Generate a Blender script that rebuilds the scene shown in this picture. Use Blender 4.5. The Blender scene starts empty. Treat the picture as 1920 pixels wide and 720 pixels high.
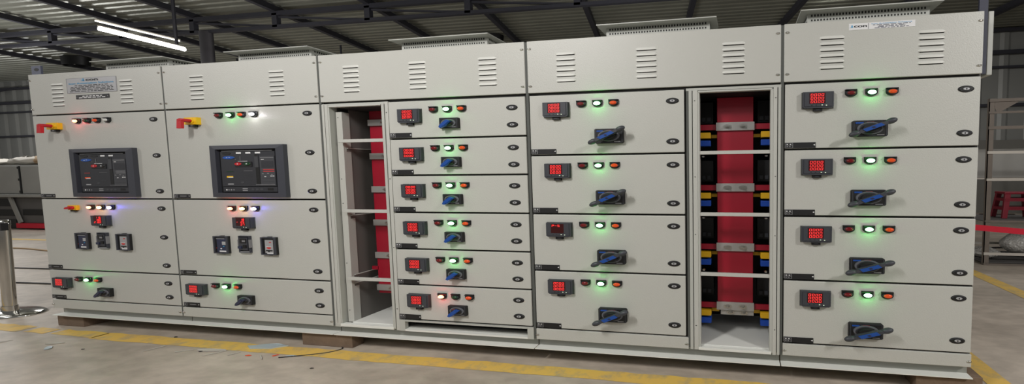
import bpy, bmesh, math, random
from mathutils import Vector, Matrix
random.seed(7)
PI = math.pi
C = bpy.context.scene.collection
ZO = 0.12            # the line-up stands on blocks: its base is 12 cm above the floor
SX = 2.07            # widths along the line-up are this much larger than heights and depths

# ------------------------------------------------------------------ materials
def srgb(r, g, b):
    f = lambda c: (c/255/12.92) if c/255 <= 0.04045 else ((c/255+0.055)/1.055)**2.4
    return (f(r), f(g), f(b), 1)
def mat(name, col, rough=0.5, metal=0.0, emit=None, es=0, bump=None, var=None, spec=0.5, alpha=None):
    m = bpy.data.materials.new(name); m.use_nodes = True
    nt = m.node_tree; b = nt.nodes['Principled BSDF']
    b.inputs['Base Color'].default_value = col
    b.inputs['Roughness'].default_value = rough
    b.inputs['Metallic'].default_value = metal
    b.inputs['Specular IOR Level'].default_value = spec
    if emit: b.inputs['Emission Color'].default_value = emit; b.inputs['Emission Strength'].default_value = es
    if alpha is not None: b.inputs['Alpha'].default_value = alpha
    tc = nt.nodes.new('ShaderNodeTexCoord')
    if var:   # (scale, amount): soft brightness variation
        n = nt.nodes.new('ShaderNodeTexNoise'); n.inputs['Scale'].default_value = var[0]; n.inputs['Detail'].default_value = 5
        nt.links.new(tc.outputs['Object'], n.inputs['Vector'])
        r = nt.nodes.new('ShaderNodeMapRange'); r.inputs[3].default_value = 1-var[1]; r.inputs[4].default_value = 1+var[1]
        nt.links.new(n.outputs['Fac'], r.inputs[0])
        mx = nt.nodes.new('ShaderNodeVectorMath'); mx.operation = 'SCALE'; mx.inputs[0].default_value = col[:3]
        nt.links.new(r.outputs[0], mx.inputs['Scale']); nt.links.new(mx.outputs[0], b.inputs['Base Color'])
    if bump:  # (scale, strength, distance)
        n = nt.nodes.new('ShaderNodeTexNoise'); n.inputs['Scale'].default_value = bump[0]; n.inputs['Detail'].default_value = 3
        nt.links.new(tc.outputs['Object'], n.inputs['Vector'])
        bp = nt.nodes.new('ShaderNodeBump'); bp.inputs['Strength'].default_value = bump[1]; bp.inputs['Distance'].default_value = bump[2]
        nt.links.new(n.outputs['Fac'], bp.inputs['Height']); nt.links.new(bp.outputs[0], b.inputs['Normal'])
    return m
M = dict(
 paint=mat('grey_textured_paint', srgb(188,188,181), 0.42, bump=(150,0.28,0.004), var=(1.2,0.02)),
 paint2=mat('smooth_grey_paint', srgb(180,181,174), 0.5, var=(2,0.03)),
 baseshade=mat('shaded_base_paint', srgb(150,151,143), 0.5),  # cabinet grey darkened: shade under the plinth overhang is in the colour
 lip=mat('toplit_flange_paint', srgb(225,226,220), 0.4),  # cabinet grey lightened: light caught on upward faces is in the colour
 seam=mat('dark_gasket', srgb(38,38,36), 0.8),
 seam2=mat('seam_grey', srgb(84,86,82), 0.7),
 inner=mat('inside_sheet', srgb(104,101,97), 0.55, var=(2,0.06)),
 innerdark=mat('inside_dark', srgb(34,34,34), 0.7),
 black=mat('black_plastic', srgb(20,20,22), 0.55),
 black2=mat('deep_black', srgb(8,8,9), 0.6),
 bezel=mat('charcoal_plastic', srgb(58,60,66), 0.5),
 acb=mat('breaker_bezel', srgb(58,60,68), 0.5),
 acbface=mat('breaker_face', srgb(44,45,50), 0.5, var=(25,0.12)),
 acbline=mat('breaker_module', srgb(62,63,67), 0.5),
 white=mat('white_print', srgb(225,225,225), 0.5),
 greyp=mat('grey_print', srgb(130,130,132), 0.5),
 blue=mat('blue_plastic', srgb(22,72,150), 0.4),
 navy=mat('navy_plastic', srgb(40,46,72), 0.4),
 bluel=mat('blue_logo', srgb(35,85,170), 0.4),
 cyan=mat('cyan_print', srgb(40,150,200), 0.5),
 red=mat('red_plastic', srgb(190,28,38), 0.4),
 redp=mat('red_print', srgb(190,50,50), 0.5),
 bus=mat('red_sleeve', srgb(150,14,38), 0.42, var=(6,0.12)),
 yellow=mat('yellow_plastic', srgb(238,190,25), 0.45),
 ysleeve=mat('yellow_sleeve', srgb(225,175,20), 0.5),
 bsleeve=mat('blue_sleeve', srgb(15,70,170), 0.5),
 orange=mat('orange_lens', srgb(215,75,25), 0.3, emit=srgb(215,75,25), es=0.15),
 dred=mat('dark_red_lens', srgb(110,15,20), 0.3),
 dgreen=mat('dark_green_lens', srgb(12,60,28), 0.3),
 cream=mat('clear_lens', srgb(215,215,210), 0.3),
 steel=mat('zinc_plate', srgb(172,170,166), 0.35, 0.5, bump=(60,0.3,0.003)),
 bolt=mat('bolt_steel', srgb(185,182,175), 0.3, 1.0),
 silver=mat('silver_label', srgb(176,176,178), 0.4, 0.3),
 chrome=mat('polished_steel', srgb(200,198,192), 0.14, 1.0),
 wood=mat('wood_block', srgb(112,94,78), 0.85, bump=(30,0.6,0.01), var=(9,0.35)),
 screen=mat('meter_screen', srgb(45,5,8), 0.3, emit=srgb(100,5,12), es=0.08),
 digit=mat('red_digits', srgb(255,50,50), 0.5, emit=(1.0,0.05,0.05,1), es=1.0),
 ledg=mat('meter_led', srgb(210,220,200), 0.5, emit=(0.7,0.9,0.6,1), es=0.6),
 clear=mat('clear_cover', srgb(170,172,172), 0.15, spec=0.8),
 sheet=mat('roof_sheet', srgb(140,141,130), 0.42, 0.35, var=(1.1,0.22), bump=(2.5,0.3,0.08)),
 wallsheet=mat('wall_sheet', srgb(150,150,146), 0.5, 0.3, var=(0.8,0.12)),
 plaster=mat('plaster', srgb(122,120,114), 0.9, var=(1.0,0.15)),
 girder=mat('dark_steel', srgb(58,58,66), 0.6, 0.2),
 column=mat('column_steel', srgb(66,64,68), 0.6),
 lug=mat('blue_grey_steel', srgb(90,94,112), 0.6, var=(20,0.2)),
 lugdark=mat('dark_blue_steel', srgb(44,46,64), 0.6, var=(30,0.5)),
 dial=mat('dial_grey', srgb(96,98,104), 0.5),
 hood=mat('toplit_louver_paint', srgb(212,212,205), 0.45),  # cabinet grey lightened to paint in overhead light on the hoods
 boxgrey=mat('grey_steel_box', srgb(140,139,134), 0.6, var=(3,0.12)),
 boxdark=mat('dark_steel_box', srgb(84,82,80), 0.6, var=(3,0.1)),
 rack=mat('rack_steel', srgb(112,103,94), 0.6, var=(8,0.15)),
 racklight=mat('rack_light', srgb(190,184,174), 0.6),
 belt=mat('red_webbing', srgb(196,10,44), 0.7),
 stool=mat('red_stool_plastic', srgb(122,12,34), 0.45),
 plastic=mat('wrap_film', srgb(165,162,156), 0.18, spec=0.9, bump=(26,0.9,0.03), var=(9,0.25)),
 card=mat('brown_card', srgb(176,150,118), 0.9),
 pale=mat('pale_scrap', srgb(185,180,170), 0.7),
 film=mat('pale_blue_film', srgb(170,182,186), 0.4),
 cable=mat('cable_black', srgb(40,38,38), 0.6),
 tube=mat('lit_tube', (1,1,1,1), 0.5, emit=(1,1,0.93,1), es=22),
 tube2=mat('slim_lit_tube', (1,1,1,1), 0.5, emit=(1,1,0.93,1), es=4),
)
def lit(name, col, e, s): return mat(name, col, 0.3, emit=e, es=s)
M['Lgreen'] = lit('lit_green_lens', srgb(150,255,170), (0.4,1.0,0.5,1), 5)
M['Lred']   = lit('lit_red_lens', srgb(255,150,110), (1.0,0.42,0.2,1), 3.5)
M['Lyellow']= lit('lit_yellow_lens', srgb(255,210,120), (1.0,0.78,0.3,1), 4)
M['Lblue']  = lit('lit_blue_lens', srgb(160,170,255), (0.6,0.64,1.0,1), 5)
M['Lwhite'] = lit('lit_white_lens', srgb(255,250,255), (1.0,0.97,1.0,1), 5)

# floor: worn warm grey concrete
def concrete():
    m = bpy.data.materials.new('concrete'); m.use_nodes = True; nt = m.node_tree; b = nt.nodes['Principled BSDF']
    tc = nt.nodes.new('ShaderNodeTexCoord')
    mp = nt.nodes.new('ShaderNodeMapping'); mp.inputs['Scale'].default_value = (0.5,1,1); nt.links.new(tc.outputs['Object'], mp.inputs[0])
    n1 = nt.nodes.new('ShaderNodeTexNoise'); n1.inputs['Scale'].default_value = 1.3; n1.inputs['Detail'].default_value = 8; n1.inputs['Roughness'].default_value = 0.65
    n2 = nt.nodes.new('ShaderNodeTexNoise'); n2.inputs['Scale'].default_value = 14; n2.inputs['Detail'].default_value = 6
    nt.links.new(mp.outputs[0], n1.inputs['Vector']); nt.links.new(mp.outputs[0], n2.inputs['Vector'])
    r = nt.nodes.new('ShaderNodeValToRGB'); e = r.color_ramp.elements
    e[0].position = 0.3; e[0].color = srgb(158,147,134); e[1].position = 0.72; e[1].color = srgb(203,191,176)
    nt.links.new(n1.outputs['Fac'], r.inputs[0])
    r2 = nt.nodes.new('ShaderNodeValToRGB'); e = r2.color_ramp.elements
    e[0].position = 0.35; e[0].color = (0.86,0.86,0.86,1); e[1].position = 0.65; e[1].color = (1.05,1.05,1.05,1)
    nt.links.new(n2.outputs['Fac'], r2.inputs[0])
    mx = nt.nodes.new('ShaderNodeMix'); mx.data_type = 'RGBA'; mx.blend_type = 'MULTIPLY'; mx.inputs[0].default_value = 1
    nt.links.new(r.outputs[0], mx.inputs[6]); nt.links.new(r2.outputs[0], mx.inputs[7])
    nt.links.new(mx.outputs[2], b.inputs['Base Color'])
    b.inputs['Roughness'].default_value = 0.5
    bp = nt.nodes.new('ShaderNodeBump'); bp.inputs['Strength'].default_value = 0.25; bp.inputs['Distance'].default_value = 0.01
    nt.links.new(n2.outputs['Fac'], bp.inputs['Height']); nt.links.new(bp.outputs[0], b.inputs['Normal'])
    return m
M['concrete'] = concrete()
def worn_yellow():
    m = bpy.data.materials.new('worn_yellow_paint'); m.use_nodes = True; nt = m.node_tree; b = nt.nodes['Principled BSDF']
    tc = nt.nodes.new('ShaderNodeTexCoord')
    n = nt.nodes.new('ShaderNodeTexNoise'); n.inputs['Scale'].default_value = 7; n.inputs['Detail'].default_value = 8; n.inputs['Roughness'].default_value = .7
    nt.links.new(tc.outputs['Object'], n.inputs['Vector'])
    r = nt.nodes.new('ShaderNodeValToRGB'); e = r.color_ramp.elements
    e[0].position = 0.32; e[0].color = srgb(172,156,122); e[1].position = 0.52; e[1].color = srgb(222,184,92)
    nt.links.new(n.outputs['Fac'], r.inputs[0]); nt.links.new(r.outputs[0], b.inputs['Base Color']); b.inputs['Roughness'].default_value = 0.6
    return m
M['yline'] = worn_yellow()

# ------------------------------------------------------------------ mesh builder
class MB:
    def __init__(s): s.v=[]; s.f=[]; s.m=[]; s.mats=[]; s.sm=[]
    def mi(s, k):
        if k not in s.mats: s.mats.append(k)
        return s.mats.index(k)
    def add(s, vs, fs, k, smooth=False):
        o=len(s.v); s.v += [tuple(v) for v in vs]; i=s.mi(k)
        for f in fs: s.f.append([o+a for a in f]); s.m.append(i); s.sm.append(smooth)
        return s
    def box(s, x0,x1,y0,y1,z0,z1,k):
        vs=[(x,y,z) for x in (x0,x1) for y in (y0,y1) for z in (z0,z1)]
        return s.add(vs, [(0,1,3,2),(4,6,7,5),(0,4,5,1),(2,3,7,6),(0,2,6,4),(1,5,7,3)], k)
    def quad(s, x0,x1,z0,z1,y,k):   # facing -y
        return s.add([(x0,y,z0),(x1,y,z0),(x1,y,z1),(x0,y,z1)], [(0,1,2,3)], k)
    def frame(s, x0,x1,z0,z1,t,tz,y0,y1,k):   # picture-frame of four bars
        s.box(x0,x0+t,y0,y1,z0,z1,k); s.box(x1-t,x1,y0,y1,z0,z1,k)
        s.box(x0+t,x1-t,y0,y1,z0,z0+tz,k); s.box(x0+t,x1-t,y0,y1,z1-tz,z1,k); return s
    def prism_y(s, pts, y0, y1, k, smooth=False):  # pts (x,z) counter-clockwise seen from -y
        n=len(pts); vs=[(x,y0,z) for x,z in pts]+[(x,y1,z) for x,z in pts]
        s.add(vs, [tuple(range(n)), tuple(range(2*n-1,n-1,-1))], k)
        return s.add(vs, [(i,i+n,(i+1)%n+n,(i+1)%n) for i in range(n)], k, smooth)
    def rings(s, rs, k, n=24, cap=True, axis='y'):  # list of (cx,cy,cz,ra,rb): stacked ellipses
        vs=[]
        for cx,cy,cz,ra,rb in rs:
            for i in range(n):
                a=2*PI*i/n; c,d=math.cos(a)*ra, math.sin(a)*rb
                vs.append((cx+c,cy,cz+d) if axis=='y' else ((cx+c,cy+d,cz) if axis=='z' else (cx,cy+c,cz+d)))
        fs=[]
        for j in range(len(rs)-1):
            for i in range(n): fs.append((j*n+i,j*n+(i+1)%n,(j+1)*n+(i+1)%n,(j+1)*n+i))
        s.add(vs, fs, k, True)
        if cap:
            s.add(vs[:n],[tuple(range(n-1,-1,-1))],k); s.add(vs[-n:],[tuple(range(n))],k)
        return s
    def bar(s, p, q, w, h, k, up=(0,0,1)):  # square bar from p to q
        p,q=Vector(p),Vector(q); d=(q-p).normalized(); a=d.cross(Vector(up))
        if a.length<1e-4: a=d.cross(Vector((0,1,0)))
        a.normalize(); b=a.cross(d).normalized(); vs=[]
        for o in (p,q):
            for i,j in ((-1,-1),(1,-1),(1,1),(-1,1)): vs.append(o+a*w/2*i+b*h/2*j)
        return s.add(vs, [(3,2,1,0),(4,5,6,7),(0,1,5,4),(1,2,6,5),(2,3,7,6),(3,0,4,7)], k)
    def tube(s, pts, ra, k, n=10, taper=None):  # round tube along a path
        pts=[Vector(p) for p in pts]; vs=[]
        for i,p in enumerate(pts):
            d=(pts[min(i+1,len(pts)-1)]-pts[max(i-1,0)]).normalized()
            a=d.cross(Vector((0.02,0.03,1)));
            if a.length<1e-3: a=d.cross(Vector((0,1,0)))
            a.normalize(); b=a.cross(d); r=ra if not taper else ra*taper[i]
            for j in range(n): vs.append(p+(a*math.cos(2*PI*j/n)+b*math.sin(2*PI*j/n))*r)
        fs=[(i*n+j,i*n+(j+1)%n,(i+1)*n+(j+1)%n,(i+1)*n+j) for i in range(len(pts)-1) for j in range(n)]
        s.add(vs,fs,k,True); s.add(vs[:n],[tuple(range(n))],k); s.add(vs[-n:],[tuple(range(n-1,-1,-1))],k); return s
    def ellipsoid(s, c, r, k, n=16, m=10, rot=0):
        vs=[]; ca,sa=math.cos(rot),math.sin(rot)
        for i in range(m+1):
            t=PI*i/m
            for j in range(n):
                a=2*PI*j/n; x=r[0]*math.sin(t)*math.cos(a); y=r[1]*math.sin(t)*math.sin(a); z=r[2]*math.cos(t)
                vs.append((c[0]+x*ca-z*sa, c[1]+y, c[2]+x*sa+z*ca))
        return s.add(vs,[(i*n+j,(i+1)*n+j,(i+1)*n+(j+1)%n,i*n+(j+1)%n) for i in range(m) for j in range(n)],k,True)
    def text(s, st, cx, cz, h, y, k, sx=SX, bold=0.0, align='CENTER', width=None):
        cu=bpy.data.curves.new('t','FONT'); cu.body=st; cu.size=1; cu.align_x=align; cu.offset=bold
        o=bpy.data.objects.new('t',cu); C.objects.link(o); bpy.context.view_layer.update()
        me=bpy.data.meshes.new_from_object(o); vs=[v.co.copy() for v in me.vertices]; fs=[tuple(p.vertices) for p in me.polygons]
        bpy.data.objects.remove(o); bpy.data.curves.remove(cu); bpy.data.meshes.remove(me)
        if not vs: return s
        x0=min(v.x for v in vs); x1=max(v.x for v in vs)
        fx=h*sx if width is None else width/(x1-x0)
        off=(x0+x1)/2 if width is not None else 0
        return s.add([(cx+(v.x-off)*fx, y, cz+(v.y-0.35)*h) for v in vs], fs, k)
    def mesh(s, name, origin=None):
        xs=[v[0] for v in s.v]; ys=[v[1] for v in s.v]; zs=[v[2] for v in s.v]
        if origin is None: origin=((min(xs)+max(xs))/2,(min(ys)+max(ys))/2,(min(zs)+max(zs))/2)
        me=bpy.data.meshes.new(name); me.from_pydata([(v[0]-origin[0],v[1]-origin[1],v[2]-origin[2]) for v in s.v],[],s.f)
        for k in s.mats: me.materials.append(M[k])
        me.polygons.foreach_set('material_index', s.m); me.polygons.foreach_set('use_smooth', s.sm); me.update()
        return me, origin
WP={}
def place(name, me, parent, loc):
    o=bpy.data.objects.new(name, me); C.objects.link(o)
    pw=WP[parent.name] if parent else (0,0,0)
    if parent: o.parent=parent
    o.location=(loc[0]-pw[0],loc[1]-pw[1],loc[2]-pw[2]); WP[o.name]=tuple(loc); return o
def obj(name, mb, parent=None, bevel=0):
    me,og=mb.mesh(name); o=place(name, me, parent, og)
    if bevel:
        b=o.modifiers.new('bevel','BEVEL'); b.width=bevel; b.segments=2; b.limit_method='ANGLE'
    return o
def tag(o, label=None, cat=None, group=None, kind=None):
    if label: o['label']=label
    if cat: o['category']=cat
    if group: o['group']=group
    if kind: o['kind']=kind
    return o
def thing(name, loc, label, cat, group=None):
    o=bpy.data.objects.new(name,None); C.objects.link(o); o.location=loc; WP[o.name]=tuple(loc); o.empty_display_size=0.1
    return tag(o,label,cat,group)

# ------------------------------------------------------------------ panel-mounted devices (local: door face is y=0, camera side is -y)
CACHE={}
def proto(key, fn):
    if key not in CACHE:
        mb=MB(); fn(mb); CACHE[key]=mb.mesh(key,(0,0,0))[0]
    return CACHE[key]
def lock_fn(mb):
    mb.rings([(0,0,0,.046,.0205),(0,-.003,0,.045,.020),(0,-.006,0,.036,.0160)],'black',28)
    mb.rings([(0,-.0058,0,.032,.0142),(0,-.0064,0,.026,.0116)],'black2',24)
    mb.rings([(0,-.0064,0,.0185,.0085),(0,-.0085,0,.0165,.0075)],'silver',20)
    mb.box(-.003,.003,-.0092,-.0084,-.005,.005,'black')
def screw_fn(mb):
    mb.rings([(0,0,0,.014,.0068),(0,-.004,0,.013,.0062),(0,-.006,0,.007,.0035)],'bolt',14)
    mb.box(-.009,.009,-.0066,-.0058,-.0008,.0008,'seam2')
SEG={'0':'abcdef','1':'bc','2':'abged','3':'abgcd','4':'fgbc','5':'afgcd','6':'afgedc','7':'abc','8':'abcdefg','9':'abcdfg','P':'abfeg','-':'g','S':'afgcd',' ':''}
def digit(mb, ch, x, z, w, h, y, k='digit'):
    t=.0030; tz=.0018; sk=.12
    def q(xa,xb,za,zb):
        mb.add([(x+xa+za*sk,y,z+za),(x+xb+za*sk,y,z+za),(x+xb+zb*sk,y,z+zb),(x+xa+zb*sk,y,z+zb)],[(0,1,2,3)],k)
    for c in SEG.get(ch,''):
        if c=='a': q(0,w,h-tz,h)
        if c=='d': q(0,w,0,tz)
        if c=='g': q(0,w,h/2-tz/2,h/2+tz/2)
        if c=='b': q(w-t,w,h/2,h)
        if c=='c': q(w-t,w,0,h/2)
        if c=='f': q(0,t,h/2,h)
        if c=='e': q(0,t,0,h/2)
def meter_fn(rows, w=.192, h=.104):
    def fn(mb):
        a,b=w/2,h/2; c=.012; d=.008
        mb.prism_y([(-a-.004,-b-.002),(a+.004,-b-.002),(a+.004,b+.002),(-a-.004,b+.002)],-.004,0,'seam2')
        mb.prism_y([(-a+c,-b),(a-c,-b),(a,-b+d),(a,b),(-a,b),(-a,-b+d)],-.026,-.003,'bezel')
        mb.prism_y([(-a+.012,-b+.010),(a-.012,-b+.010),(a-.012,b-.006),(-a+.012,b-.006)],-.030,-.026,'bezel')
        sx0,sx1,sz0,sz1=-.056,.044,-.024,.044
        mb.prism_y([(sx0,sz0),(sx1,sz0),(sx1,sz1),(sx0,sz1)],-.0305,-.0298,'screen')
        rh=.0215
        for r,st in enumerate(rows):
            z=sz1-.003-(r+1)*rh+.0035
            n=len(st); pw=(sx1-sx0-.012)/4
            for i,chh in enumerate(st): digit(mb,chh,sx0+.008+i*pw,z,pw-.0065,rh-.006,-.0312)
        for i in range(3): mb.rings([(-.04+i*.028,-.0300,-.034,.005,.0024),(-.04+i*.028,-.0312,-.034,.004,.002)],'black',10)
        mb.quad(.018,.028,-.036,-.032,-.0305,'ledg'); mb.quad(.046,.054,-.038,-.034,-.0305,'ledg')
        mb.box(-.028,.028,-.016,0,-b-.019,-b+.001,'black2'); mb.quad(-.012,.012,-b-.012,-b-.008,-.0165,'bezel')
    return fn
def lamp_fn(lens):
    def fn(mb):
        pts=[(-.037,.022),(-.037,-.004)]
        for i in range(1,12):
            a=PI+PI*i/12; pts.append((.037*math.cos(a),-.004+.020*math.sin(a)))
        pts+=[(.037,-.004),(.037,.022)]
        mb.prism_y(pts,-.010,0,'black')
        mb.box(-.034,.034,-.020,-.010,.0165,.0215,'black2')
        mb.rings([(0,-.010,-.002,.031,.0158),(0,-.018,-.002,.029,.0148)],'bezel' if lens not in ('Lgreen','Lred','Lyellow','Lblue') else 'black',24)
        mb.rings([(0,-.018,-.002,.026,.0132),(0,-.024,-.002,.023,.0118),(0,-.027,-.002,.013,.0068)],lens,24)
    return fn
def nameplate_fn(mb):
    mb.box(-.098,.098,-.003,0,-.0185,.0185,'black')
    mb.frame(-.094,-.046,-.016,.016,.003,.0015,-.0036,-.003,'greyp')
    for sx_,zz in ((-.082,.007),(-.062,.007),(-.082,-.007),(-.066,-.007)):
        mb.rings([(sx_,-.0034,zz,.006,.003),(sx_,-.0037,zz,.006,.003)],'white' if zz>0 else 'greyp',8)
    mb.quad(-.090,-.050,-.0012,.0008,-.0038,'greyp')
    mb.add([(.094,-.0034,.007),(.094,-.0034,-.003),(.082,-.0034,.002)],[(0,2,1)],'white')
def blanklabel_fn(mb):   # plate with faint engraved lines (incomer cubicles)
    mb.box(-.090,.090,-.003,0,-.017,.017,'black')
    mb.frame(-.086,-.052,-.014,.014,.003,.0015,-.0036,-.003,'greyp')
    mb.quad(-.02,.05,-.003,.003,-.0034,'greyp'); mb.quad(-.076,-.062,-.006,.006,-.0038,'greyp')
    mb.quad(.076,.084,-.003,.003,-.0034,'white')
def knob_fn(col):
    def fn(mb):
        mb.prism_y([(-.077,-.038),(.077,-.038),(.079,-.034),(.079,.036),(.075,.040),(-.075,.040),(-.079,.036),(-.079,-.034)],-.022,0,'black')
        mb.frame(-.072,.072,-.034,.036,.004,.002,-.0235,-.022,'bezel')
        mb.rings([(0,-.022,0,.062,.031),(0,-.027,0,.060,.030)],'dial',28)
        mb.rings([(0,-.027,0,.052,.026),(0,-.029,0,.048,.024)],'bezel',28)
        mb.rings([(0,-.029,0,.043,.0215),(0,-.038,0,.040,.020),(0,-.042,0,.030,.015)],'black',24)
        # wing grip pointing down-left
        def P(t,w): return (-.050*t+.0165*w, -.036*t-.0055*w)
        L=[P(-.45,1),P(-.45,-1),P(.6,-1.1),P(1.0,-.5),P(1.0,.5),P(.6,1.1)]
        ar=sum(L[i][0]*L[(i+1)%6][1]-L[(i+1)%6][0]*L[i][1] for i in range(6))
        if ar<0: L=L[::-1]
        mb.prism_y(L,-.056,-.036,col)
        mb.prism_y([(x*.75,z*.75) for x,z in L],-.059,-.056,col)
        mb.quad(.030,.062,-.031,-.027,-.0238,'greyp')
    return fn
def handle_fn(dx,dz):
    def fn(mb):
        mb.prism_y([(-.098,-.051),(.098,-.051),(.106,-.045),(.106,.045),(.098,.051),(-.098,.051),(-.106,.045),(-.106,-.045)],-.024,0,'black')
        mb.frame(-.100,.100,-.047,.047,.005,.0025,-.026,-.024,'bezel')
        mb.quad(-.088,-.040,.030,.040,-.0265,'blue'); mb.quad(-.018,.022,.034,.040,-.0265,'redp'); mb.quad(.0,.010,.035,.039,-.0268,'white')
        mb.rings([(0,-.024,0,.080,.040),(0,-.032,0,.078,.039)],'dial',32)
        mb.rings([(0,-.032,0,.068,.034),(0,-.034,0,.064,.032)],'acbface',32)
        mb.rings([(0,-.034,0,.054,.027),(0,-.060,0,.050,.025)],'black',28)
        mb.quad(.040,.085,-.044,-.038,-.0265,'greyp')
        L=math.hypot(dx,dz*SX); ux,uz=dx/L,dz/L   # unit step along the bar
        nx,nz=-uz*SX, ux/SX*1.0
        def P(t,w): return (ux*t+nx*w, uz*t+nz*w)
        def poly(lst,y0,y1,k): 
            q=[P(*p) for p in lst]; ar=sum(q[i][0]*q[(i+1)%len(q)][1]-q[(i+1)%len(q)][0]*q[i][1] for i in range(len(q)))
            mb.prism_y(q if ar>0 else q[::-1],y0,y1,k)
        poly([(-L,-.017),(L,-.017),(L,.017),(-L,.017)],-.088,-.060,'bezel')
        poly([(-L*.62,-.023),(L*.62,-.023),(L*.62,.023),(-L*.62,.023)],-.084,-.058,'bezel')
        poly([(-L*.50,-.019),(L*.50,-.019),(L*.50,.019),(-L*.50,.019)],-.092,-.084,'blue')
        poly([(-.010,-.010),(.010,-.010),(.010,.010),(-.010,.010)],-.0935,-.092,'navy')
        for sgn in (-1,1):
            mb.ellipsoid((dx*sgn,-.074,dz*sgn),(.037,.020,.0185),'bezel',20,12,rot=math.atan2(dz,dx)*.8)
    return fn
def estop_fn(mb):
    mb.prism_y([(-.066,-.030),(.066,-.030),(.066,.030),(-.066,.030)],-.030,0,'yellow')
    mb.rings([(0,-.030,0,.052,.024),(0,-.036,0,.050,.023)],'yellow',24)
    mb.box(-.032,.032,-.024,-.002,-.050,-.030,'black2'); mb.box(-.012,.012,-.0245,-.023,-.044,-.037,'greyp')
    mb.rings([(0,-.034,0,.030,.0145),(0,-.060,0,.032,.0155),(0,-.092,0,.028,.0135),(0,-.098,0,.016,.008)],'red',20)
    # pistol grip hanging from the shaft
    mb.add([(-.020,-.076,.008),(.022,-.076,.008),(.024,-.080,-.070),(-.026,-.080,-.070),(-.020,-.096,.008),(.022,-.096,.008),(.024,-.098,-.070),(-.026,-.098,-.070)],
           [(0,1,2,3),(4,7,6,5),(0,4,5,1),(1,5,6,2),(2,6,7,3),(3,7,4,0)],'red')
def estop_small_fn(mb):
    mb.prism_y([(-.052,-.022),(.052,-.022),(.052,.022),(-.052,.022)],-.020,0,'yellow')
    mb.box(-.026,.026,-.018,-.002,-.036,-.022,'black2')
    mb.rings([(0,-.020,0,.034,.017),(0,-.034,0,.032,.016)],'red',20)
    mb.prism_y([(-.040,-.010),(-.02,-.012),(.014,-.004),(.014,.006),(-.02,.008),(-.040,-.002)],-.046,-.034,'red')
def relay_fn(kind):
    def fn(mb):
        if kind=='mid':
            w,h=.060,.072
            mb.frame(-w,w,-h,h,.010,.006,-.016,0,'acb'); mb.quad(-w,w,-h,h,-.004,'acbface')
            mb.box(-.044,.044,-.022,-.004,-.050,.058,'bezel'); mb.box(-.030,.034,-.026,-.022,.012,.050,'black')
            mb.quad(-.004,.030,.022,.036,-.0265,'greyp'); mb.box(-.048,-.010,-.030,-.022,-.036,-.016,'navy'); mb.box(.004,.036,-.028,-.022,-.030,-.004,'black2')
            mb.box(-.050,.054,-.014,-.002,-.078,-.062,'clear')
            for xx in (-.062,.056): mb.box(xx,xx+.008,-.020,0,-.030,.040,'greyp')
            return
        w,h=.076,.075
        mb.prism_y([(-w,-h),(w,-h),(w,h),(-w,h)],-.016,0,'black')
        mb.frame(-w,w,-h,h,.014,.008,-.024,-.016,'acb')
        mb.prism_y([(-.02,h-.002),(.02,h-.002),(.02,h+.004),(-.02,h+.004)],-.012,0,'black')
        mb.prism_y([(-.012,-h-.010),(.012,-h-.010),(.012,-h+.002),(-.012,-h+.002)],-.010,0,'greyp')
        if kind=='blue':
            mb.quad(-.046,.060,-.064,.058,-.0165,'navy')
            mb.quad(-.052,.040,.050,.056,-.0170,'greyp'); mb.quad(.010,.050,.000,.030,-.0172,'greyp')
            for i in range(3): mb.quad(.010,.048,.022-i*.009,.025-i*.009,-.0176,'white')
            mb.quad(-.010,.006,-.038,-.030,-.0172,'white'); mb.quad(-.056,-.046,-.030,-.026,-.0176,'redp')
            mb.quad(.020,.034,-.016,-.010,-.0172,'cyan'); mb.quad(-.020,.056,-.062,-.050,-.0178,'white')
        else:
            mb.quad(-.040,.044,-.060,.052,-.0165,'silver')
            mb.quad(.004,.026,.028,.036,-.0172,'redp'); mb.rings([(.0,-.0172,-.014,.022,.011),(.0,-.0180,-.014,.022,.011)],'redp',16)
            mb.quad(-.028,.028,-.008,-.004,-.0184,'white')
            mb.quad(-.032,.036,-.044,-.034,-.0175,'black'); mb.quad(-.010,.006,-.052,-.044,-.0175,'black')
            mb.quad(-.020,.044,-.066,-.056,-.0180,'white')
    return fn
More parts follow.
